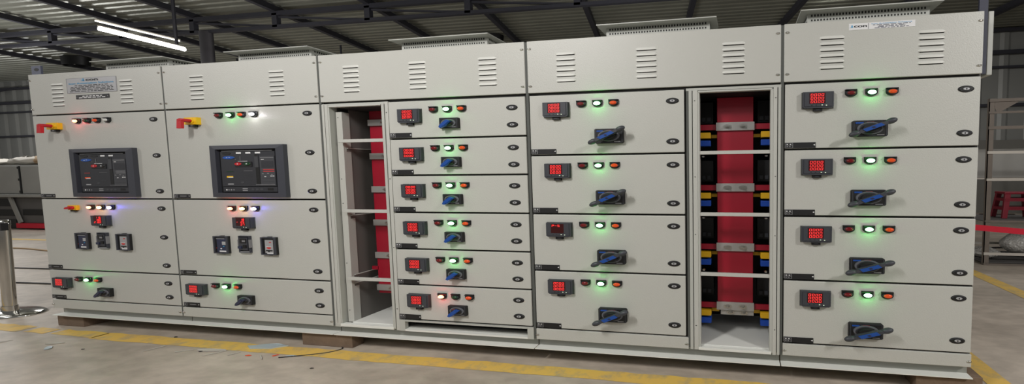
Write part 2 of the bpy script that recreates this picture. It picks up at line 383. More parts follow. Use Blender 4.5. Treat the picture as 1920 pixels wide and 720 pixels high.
def breaker_fn(marks):
    def fn(mb):
        W,H=.76,.438
        X=lambda u:-W/2+u*W
        Zv=lambda v: H/2-v*H
        def q(u0,u1,v0,v1,y,k): mb.quad(X(u0),X(u1),Zv(v1),Zv(v0),y,k)
        def bx(u0,u1,v0,v1,y0,y1,k): mb.box(X(u0),X(u1),y0,y1,Zv(v1),Zv(v0),k)
        # sloping bezel
        o=[(X(0),Zv(1)),(X(1),Zv(1)),(X(1),Zv(0)),(X(0),Zv(0))]; i1=[(X(.085),Zv(.915)),(X(.905),Zv(.915)),(X(.905),Zv(.075)),(X(.085),Zv(.075))]
        vs=[(x,0,z) for x,z in o]+[(x,-.030,z) for x,z in o]+[(x,-.034,z) for x,z in i1]+[(x,-.008,z) for x,z in i1]
        fs=[]
        for a in (0,4,8):
            for i in range(4): fs.append((a+i,a+(i+1)%4,a+4+(i+1)%4,a+4+i))
        mb.add(vs,fs,'acb'); mb.add([(x,-.008,z) for x,z in i1],[(0,1,2,3)],'black2')
        bx(.13,.87,.125,.79,-.022,-.008,'acbface')
        bx(.13,.87,.80,.895,-.020,-.008,'acbface')
        q(.15,.84,.105,.112,-.023,'greyp')
        mb.rings([(X(.215),-.022,Zv(.155),.045,.012),(X(.215),-.024,Zv(.155),.045,.012)],'black',20)
        if marks=='y':
            for u in (.385,.515,.645): q(u-.035,u+.035,.135,.165,-.0235,'white')
        else:
            mb.rings([(X(.375),-.022,Zv(.155),.045,.010),(X(.375),-.024,Zv(.155),.045,.010)],'black',16)
            for u in (.515,.645): q(u-.035,u+.035,.135,.165,-.0235,'white')
        mb.rings([(X(.245),-.022,Zv(.235),.062,.0125),(X(.245),-.026,Zv(.235),.060,.012)],'bluel',24)
        q(.215,.235,.232,.240,-.0265,'white'); q(.250,.272,.228,.234,-.0265,'white')
        q(.33,.345,.27,.275,-.0235,'greyp'); q(.40,.405,.21,.31,-.0235,'greyp'); q(.37,.50,.305,.312,-.0235,'white')
        bx(.33,.56,.32,.415,-.026,-.022,'black')
        mb.rings([(X(.375),-.026,Zv(.36),.034,.014),(X(.375),-.031,Zv(.36),.030,.012)],'red',18)
        mb.rings([(X(.50),-.026,Zv(.36),.034,.014),(X(.50),-.031,Zv(.36),.030,.012)],'dgreen' if marks=='y' else 'black',18)
        q(.37,.385,.352,.366,-.032,'white'); q(.49,.51,.352,.366,-.032,'white')
        q(.20,.29,.50,.508,-.0235,'dgreen' if marks=='y' else 'redp'); q(.20,.29,.59,.622,-.0235,'yellow' if marks=='y' else 'orange'); q(.22,.29,.61,.622,-.0238,'white')
        q(.21,.29,.735,.755,-.0235,'silver')
        q(.44,.56,.49,.495,-.0235,'greyp')
        for v in (.56,.60,.66): q(.44,.54,v,v+.005,-.0235,'acbline')
        mb.rings([(X(.41),-.022,Zv(.715),.018,.008),(X(.41),-.024,Zv(.715),.016,.007)],'acbline',14)
        bx(.60,.65,.18,.43,-.026,-.022,'acbline'); q(.605,.645,.18,.22,-.0265,'black2')
        bx(.605,.655,.43,.745,-.0235,-.022,'black2')
        bx(.67,.865,.215,.775,-.026,-.022,'acbline')
        q(.68,.86,.24,.25,-.0265,'greyp'); q(.69,.73,.275,.285,-.0265,'white')
        q(.69,.855,.31,.44,-.0265,'acbface')
        for v in (.465,.50): q(.71,.86,v,v+.012,-.0265,'redp' if marks=='y' else 'greyp')
        for u,v in ((.69,.545),(.76,.54),(.81,.56),(.72,.60),(.80,.59),(.83,.59)): q(u,u+.025,v,v+.012,-.0265,'white' if v>.58 else 'greyp')
        q(.69,.85,.64,.645,-.0265,'acbface'); q(.69,.85,.70,.705,-.0265,'acbface'); q(.60,.86,.755,.762,-.0268,'greyp')
        for u,k in ((.17,'white'),(.20,'greyp'),(.235,'silver'),(.27,'greyp')): q(u,u+.018,.845,.868,-.0205,k)
        for v in (.828,.862): q(.40,.47,v,v+.014,-.0205,'silver')
        for u in (.54,.60,.66): mb.rings([(X(u),-.020,Zv(.85),.016,.008),(X(u),-.0215,Zv(.85),.014,.007)],'acbline',12)
        q(.74,.82,.825,.87,-.0205,'black2')
    return fn

def dev(kind, door, x, z, key, fn, label=None):
    o=place(kind, proto(key,fn), door, (x,0,z+ZO))
    if label: o['label']=label
    return o
GLOW={'Lgreen':(0.05,1,0.12),'Lred':(1,0.04,0.06),'Lyellow':(1,0.55,0.12),'Lblue':(0.12,0.10,1),'Lwhite':(1,0.95,1)}
LN={'Lgreen':'lit green indicator lamp','Lred':'lit red indicator lamp','Lyellow':'lit yellow indicator lamp','Lblue':'lit blue indicator lamp','Lwhite':'lit white indicator lamp',
    'dred':'unlit dark red indicator lamp','orange':'orange indicator lamp','dgreen':'unlit dark green indicator lamp','cream':'unlit clear indicator lamp'}
def lamp(door,x,z,lens):
    o=dev('indicator_lamp',door,x,z,'lamp_'+lens,lamp_fn(lens),LN[lens])
    if lens in GLOW:
        l=bpy.data.lights.new('lens_glow','POINT'); l.color=GLOW[lens]; l.energy=.24*(1.3 if lens in('Lblue','Lwhite') else 1); l.shadow_soft_size=.012
        lo=bpy.data.objects.new('lens_glow',l); C.objects.link(lo); lo.parent=o; lo.location=(0,-.038,-.002)
def door_mb(x0,x1,z0,z1):
    g=.0065
    return MB().box(x0+.010,x1-.010,0,.018,z0+g+ZO,z1-g+ZO,'paint')
Z4=['0000','0000','0000']
def feeder(cab,x0,x1,z0,z1,mx,lx,sw,lk,npx,rows=Z4,lenses=('dred','Lgreen','orange'),npf=nameplate_fn,npkey='nameplate',mw=.192,mh=.104,lampdz=-.078,mdz=None,npo=None):
    d=obj('door',door_mb(x0,x1,z0,z1),cab,.004)
    dev('meter',d,mx,(z1+mdz) if mdz else z1-.115,'meter_'+''.join(rows)+str(mw),meter_fn(rows,mw,mh))
    for x,l in zip(lx,lenses): lamp(d,x,z1+lampdz,l)
    for x,z in lk: dev('lock',d,x,z,'lock',lock_fn)
    dev('nameplate',d,npx,z0+.026,npkey,npf)
    return d

# ------------------------------------------------------------------ the cabinets
ZT=2.292; ZS=1.914; D=.90
def shell(cab,x0,x1,dark=True):
    mb=MB(); t=.012
    mb.box(x0+.010,x0+.010+t,.020,D,.075+ZO,ZT-.006+ZO,'paint2'); mb.box(x1-.010-t,x1-.010,.020,D,.075+ZO,ZT-.006+ZO,'paint2')
    mb.box(x0+.010+t,x1-.010-t,D-t,D,.075+ZO,ZT-.006+ZO,'paint2')
    mb.box(x0+.010,x1-.010,.020,D,ZT-.010+ZO,ZT-.002+ZO,'paint2')
    mb.box(x0+.010+t,x1-.010-t,.03,D-t,.075+ZO,.087+ZO,'paint2')
    return obj('enclosure',mb,cab)
def backing(cab,x0,x1,z0,z1,name='door_frame'):
    return obj(name,MB().box(x0,x1,.0195,.030,z0+ZO,z1+ZO,'seam'),cab)
def corner_edge(cab,x0,x1):
    # the dark post showing in the joint between neighbours
    if x0>0: obj('joint_strip',MB().box(x0+.0003,x0+.0098,.0045,.019,.075+ZO,ZT-.004+ZO,'seam2'),cab)
    return obj('joint_strip',MB().box(x1-.0098,x1-.0003,.0045,.019,.075+ZO,ZT-.004+ZO,'seam2'),cab)
def louver_fn(mb):
    for i in range(6):
        z=.0875-i*.0375
        n=8; w=.068; pts=[]
        # hood: rounded ends, closed top, open underside
        prof=[(0,.0115),(-.004,.0090),(-.0075,.001),(-.0085,-.006),(-.008,-.0085)]
        vs=[]
        xs_=[-w-.008,-w+.002,-w+.012,w-.012,w-.002,w+.008]; ks=[0,.75,1,1,.75,0]
        for x,k in zip(xs_,ks):
            for y,zz in prof: vs.append((x,y*k,z+zz*(.55+.45*k)))
        m=len(prof)
        mb.add(vs,[(i_*m+j,i_*m+j+1,(i_+1)*m+j+1,(i_+1)*m+j) for i_ in range(5) for j in range(m-1)],'hood',True)
        mb.add([(-w,-.0006,z-.0085),(w,-.0006,z-.0085),(w,-.0006,z-.0120),(-w,-.0006,z-.0120)],[(3,2,1,0)],'seam')
        mb.add([(-w,-.0006,z-.0085),(w,-.0006,z-.0085),(w,-.0075,z-.0085),(-w,-.0075,z-.0085)],[(0,1,2,3)],'seam')
def top_cover(cab,x0,x1,lou):
    d=obj('top_cover',MB().box(x0+.010,x1-.010,0,.018,ZS+.006+ZO,ZT+ZO,'paint'),cab,.004)
    d['label']='top cover panel with stamped louvers'
    for x in lou: dev('louver',d,x,2.1,'louver',louver_fn)
    for x in (x0+.030,x1-.030):
        for z in (2.236,1.969): dev('screw',d,x,z,'screw',screw_fn)
    return d
def ventilator(cab,cx):
    x0,x1=cx-.40,cx+.40; y0,y1=.265,.78; zb=ZT-.002+ZO
    mb=MB().box(x0,x1,y0,y1,zb,2.447+ZO,'paint2')
    n=36
    for i in range(n):
        x=x0+.03+i*(x1-x0-.06)/(n-1)
        mb.quad(x-.0055,x+.0055,2.427+ZO,2.443+ZO,y0-.001,'seam'); mb.quad(x-.0055,x+.0055,2.397+ZO,2.409+ZO,y0-.001,'seam')
    for i in range(26):
        y=y0+.03+i*(y1-y0-.06)/25
        for xs_,s in ((x0-.001,-1),(x1+.001,1)):
            for za,zc in ((2.427,2.443),(2.397,2.409)):
                mb.add([(xs_,y-.005,za+ZO),(xs_,y+.005,za+ZO),(xs_,y+.005,zc+ZO),(xs_,y-.005,zc+ZO)],[(0,1,2,3) if s>0 else (3,2,1,0)],'seam')
    v=obj('ventilator',mb,cab)
    # lid: flat top, sides raked inwards
    a=[(cx-.455,.195),(cx+.455,.195),(cx+.455,.835),(cx-.455,.835)]; b=[(cx-.41,.235),(cx+.41,.235),(cx+.41,.79),(cx-.41,.79)]
    vs=[(x,y,2.447+ZO) for x,y in b]+[(x,y,2.447+ZO) for x,y in a]+[(x,y,2.454+ZO) for x,y in a]
    fs=[(3,2,1,0),(8,9,10,11)]
    for k in (0,4):
        for i in range(4): fs.append((k+i,k+(i+1)%4,k+4+(i+1)%4,k+4+i))
    obj('lid',MB().add(vs,fs,'paint2'),v)
def base(cab,x0,x1):
    mb=MB()
    mb.box(x0+.004,x1-.004,.056,.066,ZO,.078+ZO,'baseshade')           # web
    mb.box(x0+.004,x1-.004,-.010,.058,ZO,.006+ZO,'lip')             # bottom flange
    mb.box(x0+.004,x1-.004,.020,.052,.071+ZO,.078+ZO,'paint2')
    mb.box(x0+.004,x1-.004,.84,.90,ZO,.078+ZO,'paint2')
    mb.box(x0+.004,x0+.03,.06,.86,ZO,.078+ZO,'paint2'); mb.box(x1-.03,x1-.004,.06,.86,ZO,.078+ZO,'paint2')
    b=obj('base_frame',mb,cab)
    for f in (.3,.72):
        o=place('bolt',proto('bolt',lambda m:m.rings([(0,0,0,.014,.007),(0,-.004,0,.012,.006)],'seam2',8)),b,(x0+(x1-x0)*f,.056,.058+ZO))
def plinth(cab,x0,x1):
    p=obj('plinth_cover',MB().box(x0+.009,x1-.009,0,.018,.073+ZO,.156+ZO,'paint'),cab,.003)
    for x in (x0+.020,x1-.022): dev('screw',p,x,.110,'screw',screw_fn)
def lug(cab,x,y,w,z0,z1,k='lug'):
    mb=MB().box(x,x+w,y,y+.012,z0+ZO,z1+ZO,k)
    mb.rings([(x+w*.55,y-.001,z1-.035+ZO,.030,.015),(x+w*.55,y,z1-.035+ZO,.030,.015)],'black2',14)
    o=obj('lifting_lug',mb,cab); o['label']='blue grey steel lifting lug'

G='grey switchgear cabinets standing in one row'
def incomer(x0,x1,dx,label,marks,smallstop,text2):
    cab=thing('switchgear_cabinet',((x0+x1)/2,D/2,ZO),label,'cabinet',G)
    shell(cab,x0,x1); corner_edge(cab,x0,x1); backing(cab,x0+.012,x1-.012,.08,ZT-.02)
    tc=top_cover(cab,x0,x1,[.367+dx,1.200+dx]); ventilator(cab,.805+dx*1.0)
    # breaker door
    d=obj('door',door_mb(x0,x1,1.1325,ZS),cab,.004)
    dev('circuit_breaker',d,.880+dx,1.372,'breaker'+marks,breaker_fn(marks),'black air circuit breaker front with blue logo oval')
    dev('isolator_handle',d,.318+dx,1.806,'estop',estop_fn,'red pistol handle on a yellow plate')
    for x,l in zip((.588,.713,.830,.953),('Lred','dgreen','orange','cream') if marks=='o' else ('dred','Lgreen','orange','Lwhite')): lamp(d,x+dx,1.847,l)
    for z in (1.838,1.520,1.203): dev('lock',d,1.482+dx,z,'lock',lock_fn)
    dev('nameplate',d,.108+dx,1.160,'np2',blanklabel_fn)
    # protection door
    d=obj('door',door_mb(x0,x1,.4515,1.1325),cab,.004)
    for x,l in zip((.651,.778,.900),('Lred','Lyellow','Lblue')): lamp(d,x+dx,1.056,l)
    if smallstop: dev('selector_switch',d,.440+dx,1.050,'estop_small',estop_small_fn,'small red switch on a yellow plate')
    dev('meter',d,.775+dx,.932,'meter_p'+marks,meter_fn(text2,.200,.094))
    dev('relay',d,.520+dx,.738,'relay_blue',relay_fn('blue'),'black framed relay with navy face')
    dev('relay',d,.765+dx,.748,'relay_mid',relay_fn('mid'),'small relay under a clear cover')
    dev('relay',d,1.025+dx,.738,'relay_white',relay_fn('white'),'black framed relay with pale face and red marks')
    for z in (1.047,.788,.531): dev('lock',d,1.482+dx,z,'lock',lock_fn)
    dev('nameplate',d,.103+dx,.480,'np2',blanklabel_fn)
    # bottom door
    d=obj('door',door_mb(x0,x1,.161,.4515),cab,.004)
    dev('meter',d,.200+dx,.330,'meter_'+''.join(Z4)+'.2',meter_fn(Z4,.205,.094))
    for x,l in zip((.405,.525,.648),('dred','Lgreen','orange')): lamp(d,x+dx,.370,l)
    dev('rotary_switch',d,.735+dx,.258,'knob_navy',knob_fn('navy'))
    for z in (.367,.241): dev('lock',d,1.482+dx,z,'lock',lock_fn)
    dev('nameplate',d,.110+dx,.187,'np2',blanklabel_fn)
    plinth(cab,x0,x1); base(cab,x0,x1)
    return cab,tc
c1,tc1=incomer(0,1.614,0,'leftmost grey incomer cabinet with the metal name sign on its top cover','o',True,[' 116',' 180','2180'])
c2,tc2=incomer(1.614,3.232,1.625,'second grey incomer cabinet from the left, without a name sign','y',False,['  18','- 25','  27'])
lug(c1,.010,.021,.12,ZT-.06,ZT+.085)
# name sign and black sign on cabinet 1
mb=MB().box(-.302,.302,-.003,0,-.067,.067,'silver'); mb.frame(-.302,.302,-.067,.067,.005,.0025,-.0036,-.003,'greyp')
mb.text('con',.012,.050,.032,-.0042,'black',bold=.03,width=.150); mb.text('i',-.090,.050,.032,-.0042,'cyan',bold=.03,width=.016)
mb.quad(-.118,-.070,.040,.0425,-.0042,'cyan'); mb.quad(-.130,-.100,.049,.051,-.0042,'cyan')
mb.text('Icon Automation Solutions',0,.020,.022,-.0042,'cyan',bold=.012,width=.54)
rl=random.Random(3)
for r,(za,w) in enumerate(((.000,.40),(-.013,.50),(-.026,.52),(-.039,.50),(-.052,.53))):
    x=-w/2
    while x<w/2:
        l=rl.uniform(.02,.07); mb.quad(x,min(x+l,w/2),za-.003,za+.003,-.0040,'black'); x+=l+.014
s=place('name_sign',mb.mesh('name_sign',(0,0,0))[0],tc1,(.796,0,2.165+ZO)); s['label']='silver name sign reading icon Icon Automation Solutions'
mb=MB().box(-.201,.201,-.003,0,-.018,.018,'black')
for za,w in ((.006,.24),(-.007,.33)):
    x=-w/2
    while x<w/2:
        l=rl.uniform(.02,.05); mb.quad(x,min(x+l,w/2),za-.0035,za+.0035,-.0036,'white'); x+=l+.010
for xx in (-.19,.182): mb.quad(xx,xx+.008,-.004,.004,-.0036,'greyp')
place('black_sign',mb.mesh('black_sign',(0,0,0))[0],tc1,(.796,0,2.062+ZO))['label']='narrow black sign with two lines of white lettering'

# ---- cabinet 3: cable bay on the left, six feeder doors on the right
x0,x1=3.232,5.044
c3=thing('switchgear_cabinet',((x0+x1)/2,D/2,ZO),'grey cabinet with six narrow feeder doors beside a narrow open cable bay','cabinet',G)
shell(c3,x0,x1); corner_edge(c3,x0,x1); backing(c3,3.845,x1-.012,.16,ZT-.02); backing(c3,x0+.012,3.86,1.90,ZT-.02,'rear_frame')
top_cover(c3,x0,x1,[3.543,4.141,4.734]); ventilator(c3,4.150)
zz=[.166,.453,.742,1.034,1.3265,1.612,1.906]
for i in range(6):
    z0_,z1_=zz[5-i],zz[6-i]
    d=feeder(c3,3.858,5.036,z0_,z1_,4.066,(4.270,4.388,4.510),None,[(4.921,z1_-.084),(4.921,z1_-.210)],3.968,
             lenses=('Lred','dgreen','orange') if i==5 else ('dred','Lgreen','orange'),mdz=-.122)
    dev('rotary_switch',d,4.408,z1_-.186,'knob_blue',knob_fn('blue'),'rotary switch with blue grip')
base(c3,x0,x1)
# bay frame
mb=MB()
def zb(*a): mb.box(a[0],a[1],a[2],a[3],a[4]+ZO,a[5]+ZO,a[6])
zb(3.246,3.268,0,.03,.085,1.90,'paint'); zb(3.268,3.276,.012,.03,.085,1.90,'seam2'); zb(3.276,3.304,-.002,.03,.085,1.90,'paint')
zb(3.304,3.318,.0,.06,.085,1.895,'paint2')
zb(3.246,3.858,.004,.03,1.888,1.906,'paint2'); zb(3.31,3.80,-.003,.03,1.878,1.888,'paint')
zb(3.806,3.830,-.003,.04,.085,1.89,'paint2'); zb(3.830,3.836,.008,.03,.085,1.89,'seam2'); zb(3.836,3.866,-.001,.03,.072,1.905,'paint')
zb(3.305,3.812,-.006,.03,.076,.098,'lip')
mb.box(3.246,3.306,-.001,.03,.070+ZO,.10+ZO,'paint2')
for z in (1.82,1.3,.75,.25): mb.rings([(3.850,-.0012,z+ZO,.006,.003),(3.850,-.002,z+ZO,.006,.003)],'seam',8)
for z in (1.80,1.60,1.30,1.10,.60,.2): mb.rings([(3.35,.0378,z+ZO,.006,.003),(3.35,.037,z+ZO,.006,.003)],'seam',8)
obj('bay_frame',mb,c3,.002)
obj('inner_post',MB().box(3.330,3.386,.038,.10,.098+ZO,1.845+ZO,'paint'),c3,.003)
for z in (1.607,1.040,.478): obj('cross_bar',MB().box(3.386,3.806,.006,.026,z-.013+ZO,z+.013+ZO,'paint'),c3,.002)
# bay inside: left sheet, back, floor, right wall
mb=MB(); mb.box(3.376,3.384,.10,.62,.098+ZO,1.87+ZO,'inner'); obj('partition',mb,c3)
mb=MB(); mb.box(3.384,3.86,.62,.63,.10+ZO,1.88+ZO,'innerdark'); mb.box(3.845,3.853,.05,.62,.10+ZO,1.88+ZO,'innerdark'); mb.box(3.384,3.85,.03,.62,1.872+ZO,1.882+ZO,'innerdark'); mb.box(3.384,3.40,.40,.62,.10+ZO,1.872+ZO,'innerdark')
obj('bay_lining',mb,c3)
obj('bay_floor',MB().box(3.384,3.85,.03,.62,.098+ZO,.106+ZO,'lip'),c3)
for z in (1.555,1.0,.50,.43):
    obj('support_angle',MB().box(3.384,3.400,.06,.42,z-.006+ZO,z+ZO,'paint2').box(3.384,3.388,.06,.42,z-.03+ZO,z+ZO,'inner'),c3)
b=obj('busbar',MB().box(3.462,3.735,.20,.222,.30+ZO,1.875+ZO,'bus').box(3.462,3.735,.24,.255,.30+ZO,1.875+ZO,'bus'),c3,.003); b['label']='red sleeved vertical busbar'
def joint(b,x0_,x1_,z,y=.196,h=.030,nb=2):
    mb=MB().box(x0_,x1_,y-.012,y+.004,z-h+ZO,z+h+ZO,'steel')
    for i in range(nb):
        x=x0_+(x1_-x0_)*((i+.5)/nb*.8+.1 if nb>1 else .55)
        mb.rings([(x,y-.012,z+ZO,.030,.0145),(x,y-.016,z+ZO,.030,.0145)],'bolt',20); mb.rings([(x,y-.016,z+ZO,.018,.009),(x,y-.030,z+ZO,.018,.009)],'bolt',6)
        mb.rings([(x,y-.030,z+ZO,.009,.0045),(x,y-.042,z+ZO,.009,.0045)],'bolt',10)
    return obj('joint_plate',mb,b,.002)
for z in (1.773,1.490,1.207,.921,.637,.353): joint(b,3.460,3.737,z,h=.026,nb=1)
for ya,za,zc in ((.20,.505,.535),(.26,1.02,1.04),(.26,1.575,1.59)): obj('branch_bar',MB().box(3.405,3.47,ya,ya+.012,za+ZO,zc+ZO,'bus'),b)['label']='red sleeved branch bar'
# slot under the doors
mb=MB()
zb2=lambda *a: mb.box(a[0],a[1],a[2],a[3],a[4]+ZO,a[5]+ZO,a[6])
zb2(3.866,3.915,-.001,.03,.070,.160,'paint2'); zb2(4.985,5.036,-.001,.03,.070,.160,'paint2'); zb2(3.915,4.985,-.001,.03,.070,.084,'lip'); zb2(3.915,4.985,-.004,.03,.150,.160,'paint2')
zb2(3.915,4.985,.10,.11,.075,.16,'innerdark'); zb2(3.915,4.985,.03,.11,.072,.078,'inner')
obj('cable_slot',mb,c3)

# ---- cabinet 4: four doors, busbar bay on the right
x0,x1=5.044,6.864
c4=thing('switchgear_cabinet',((x0+x1)/2,D/2,ZO),'grey cabinet with four feeder doors and an open bay of red yellow and blue busbars','cabinet',G)
shell(c4,x0,x1); corner_edge(c4,x0,x1); backing(c4,x0+.012,6.235,.08,ZT-.02); backing(c4,6.235,x1-.012,1.905,ZT-.02,'rear_frame')
top_cover(c4,x0,x1,[5.353,5.947,6.546]); ventilator(c4,5.966)
z4=[.161,.606,1.034,1.466,1.906]
for i in range(4):
    z0_,z1_=z4[3-i],z4[4-i]
    d=feeder(c4,5.052,6.218,z0_,z1_,5.273,(5.465,5.586,5.706),None,[(6.127,z1_-.080),(6.127,z0_+.082)],5.164,
             rows=['P-5','',''] if i==2 else Z4)
    dev('switch_handle',d,5.672,z1_-.308 if i else z1_-.312,'handle_a',handle_fn(.100,.042),'charcoal switch handle with blue insert')
plinth(c4,5.048,6.236); base(c4,x0,x1)
mb=MB()
zb(6.222,6.240,.004,.03,.085,1.90,'seam2'); zb(6.240,6.262,-.001,.03,.075,1.898,'paint2'); zb(6.262,6.268,.01,.03,.085,1.89,'seam2'); zb(6.268,6.300,-.003,.03,.075,1.890,'paint'); zb(6.300,6.314,.0,.06,.085,1.885,'paint2')
zb(6.222,6.858,.002,.03,1.889,1.906,'paint2'); zb(6.306,6.80,-.004,.03,1.874,1.886,'paint2')
zb(6.788,6.808,-.002,.05,.085,1.88,'paint2'); zb(6.808,6.832,-.004,.03,.072,1.89,'paint'); zb(6.832,6.838,.01,.03,.085,1.89,'seam2'); zb(6.838,6.856,-.001,.03,.072,1.90,'paint2')
zb(6.300,6.800,-.008,.03,.076,.094,'lip')
for z in (1.82,1.3,.9,.25):
    for x in (6.282,6.822): mb.rings([(x,-.0042,z+ZO,.005,.0025),(x,-.005,z+ZO,.005,.0025)],'seam',8)
obj('bay_frame',mb,c4,.002)
for z in (1.466,1.040,.618): obj('cross_bar',MB().box(6.310,6.792,.004,.024,z-.012+ZO,z+.012+ZO,'paint'),c4,.002)
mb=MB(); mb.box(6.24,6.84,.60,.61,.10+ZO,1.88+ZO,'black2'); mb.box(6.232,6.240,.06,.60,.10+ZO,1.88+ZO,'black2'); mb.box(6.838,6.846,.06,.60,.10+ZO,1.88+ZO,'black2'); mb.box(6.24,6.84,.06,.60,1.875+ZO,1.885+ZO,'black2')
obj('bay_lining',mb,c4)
obj('bay_floor',MB().box(6.24,6.84,.03,.60,.094+ZO,.102+ZO,'lip'),c4)
b=obj('busbar',MB().box(6.422,6.684,.20,.222,.32+ZO,1.872+ZO,'bus').box(6.422,6.684,.25,.262,.32+ZO,1.872+ZO,'bus'),c4,.003); b['label']='wide red sleeved vertical busbar'
JZ=(1.662,1.218,.776,.330)
for j,z in enumerate(JZ):
    joint(b,6.415,6.692,z,h=.030)
    if j==3: joint(b,6.445,6.690,z-.052,y=.215,h=.020)
    for (xa,xb) in ((6.244,6.415),(6.692,6.836)):
        o=obj('branch_bar',MB().box(xa,xb,.203,.213,z-.022+ZO,z+.018+ZO,'bus'),b); o['label']='red sleeved branch bar'
    for (xa,xb) in ((6.244,6.374),(6.738,6.836)):
        o=obj('branch_bar',MB().box(xa,xb,.19,.25,z-.083+ZO,z-.040+ZO,'ysleeve'),b,.004); o['label']='yellow sleeved branch bar'
        o=obj('branch_bar',MB().box(xa,xb,.19,.25,z-.140+ZO,z-.098+ZO,'bsleeve'),b,.004); o['label']='blue sleeved branch bar'
    for (xa,xb) in ((6.374,6.43),(6.68,6.738)): obj('branch_bar',MB().box(xa,xb,.27,.28,z-.075+ZO,z-.050+ZO,'ysleeve'),b)
    # breaker bodies in the dark behind
    for (xa,xb) in ((6.245,6.385),(6.720,6.835)):
        m2=MB().box(xa,xb,.32,.50,z+.04+ZO,z+.20+ZO,'black')
        for k in range(3): m2.box(xa+.015+k*.04,xa+.04+k*.04,.312,.32,z+.055+ZO,z+.085+ZO,'bezel')
        obj('breaker_body',m2,b)
for z in (1.44,1.012,.64):
    for x in (6.335,6.765): obj('bolt',MB().rings([(x,.05,z+ZO,.012,.006),(x,.03,z+ZO,.010,.005)],'bolt',8),c4)

# ---- cabinet 5
x0,x1=6.864,8.058
c5=thing('switchgear_cabinet',((x0+x1)/2,D/2,ZO),'rightmost grey cabinet with four feeder doors and a white maker sticker','cabinet',G)
shell(c5,x0,x1); obj('joint_strip',MB().box(x0+.0003,x0+.0098,.0045,.019,.075+ZO,ZT-.004+ZO,'seam2'),c5); backing(c5,x0+.012,x1-.012,.08,ZT-.02)
tc5=top_cover(c5,x0,x1,[7.173,7.758]); ventilator(c5,7.463)
z5=[.161,.600,1.034,1.478,1.910]
for i in range(4):
    z0_,z1_=z5[3-i],z5[4-i]
    d=feeder(c5,6.872,8.052,z0_,z1_,7.086,(7.291,7.414,7.536),None,[(7.960,z1_-.080),(7.960,z0_+.083)],6.980,mdz=-.118)
    dev('switch_handle',d,7.404,z1_-.308 if i==0 else z1_-.318,'handle_b%d'%(i//2),handle_fn(.106,.038) if i<2 else handle_fn(.112,.033),'charcoal switch handle with blue insert')
plinth(c5,6.868,8.056); base(c5,x0,x1)
lug(c5,8.066,.085,.050,1.935,ZT+.16,'lugdark')  # lug drawn low: its dark lower part paints the shaded gap beside the hood
mb=MB(); mb.box(8.050,8.075,.12,.20,1.93+ZO,2.28+ZO,'seam'); mb.box(8.128,8.160,.10,.72,1.93+ZO,2.325+ZO,'paint2'); mb.box(8.060,8.125,.30,.60,1.95+ZO,2.28+ZO,'paint2')
obj('side_hood',mb,c5,.004)['label']='grey ventilation hood on the cabinet side'
mb=MB().box(-.195,.195,-.0015,0,-.020,.020,'white'); 
mb.quad(-.080,-.076,-.018,.018,-.0018,'greyp')
mb.text('con',-.126,.003,.022,-.0020,'black',bold=.03,width=.078); mb.text('i',-.176,.003,.022,-.0020,'cyan',bold=.03,width=.009); mb.quad(-.190,-.166,-.006,-.0042,-.0020,'cyan')
mb.text('Icon Automation Solutions',.058,.012,.010,-.0020,'cyan',bold=.012,width=.235)
for za,w in ((.0035,.22),(-.003,.15),(-.009,.16),(-.015,.20)):
    x=-w/2
    while x<w/2:
        l=rl.uniform(.01,.035); mb.quad(.058+x,.058+min(x+l,w/2),za-.0016,za+.0016,-.0020,'navy'); x+=l+.008
place('maker_sticker',mb.mesh('maker_sticker',(0,0,0))[0],tc5,(7.467,0,2.246+ZO))['label']='white sticker with icon logo and blue lettering'

# ------------------------------------------------------------------ wooden blocks under the line-up
for i,(xa,xb,y0,y1,lab) in enumerate(((-.040,.300,.035,.36,'wooden block under the left end of the leftmost cabinet'),(2.872,3.375,.02,.12,'wooden block under the line-up below the narrow cable bay'),(7.735,8.130,.02,.25,'wooden block under the right end of the rightmost cabinet'))):
    o=obj('wooden_block',MB().box(xa,xb,y0,y1,0,ZO-.001,'wood'),None,.004); tag(o,lab,'block','timber blocks under the cabinets')

# ------------------------------------------------------------------ room
fl=obj('floor',MB().box(-40,30,-8,11.2,-.05,0,'concrete')); tag(fl,'worn grey concrete factory floor','floor',kind='structure')
def ribbed(name,x0,x1,y,z0,z1,pitch,k):
    mb=MB(); n=int((x1-x0)/pitch); vs=[]; prof=[(0,0),(.30,0),(.42,-.06),(.58,-.06),(.70,0)]
    for i in range(n):
        for u,d in prof: vs.append((x0+(i+u)*pitch,y+d,z0)); vs.append((x0+(i+u)*pitch,y+d,z1))
    return mb.add(vs,[(2*i,2*i+2,2*i+3,2*i+1) for i in range(len(vs)//2-1)],k)
tag(obj('wall_back',ribbed('w',-40,30,11.0,2.35,6.2,.78,'wallsheet')),'ribbed grey sheet metal wall behind the cabinets','wall',kind='structure')
tag(obj('trim_1',MB().box(-40,30,10.9,11.2,0,2.36,'plaster')),'low plastered wall base under the ribbed wall','wall',kind='structure')
# ceiling: trapezoid sheet with ribs running along x
mb=MB(); y0=-4.0; n=int((11.3-y0)/.22); vs=[]
for i in range(n+1):
    for u,d in ((0,0),(.35,0),(.5,.026),(.85,.026)):
        y=y0+(i+u)*.22
        for x in (-40,30): vs.append((x,y,6.02-.008*(x+3)+d))
mb.add(vs,[(2*i,2*i+1,2*i+3,2*i+2) for i in range(len(vs)//2-1)],'sheet')
tag(obj('ceiling',mb),'grey corrugated roof sheets','ceiling',kind='structure')
k=2
def roofz(x): return 6.00-.008*(x+3)
for i,x in enumerate([-19.98,-17.11,-14.24,-11.37,-8.73,-5.88,-2.96,-.07,2.8,5.7,8.6,11.5,14.4]):
    dx=-.2416; a=(x+dx*-9,-3,roofz(x)-.09); b_=(x+dx*5,11,roofz(x)-.09)
    o=obj('trim_%d'%k,MB().bar(a,b_,.14,.15,'girder')); k+=1; tag(o,'dark steel roof purlin','purlin','dark roof purlins running over the cabinets','structure')
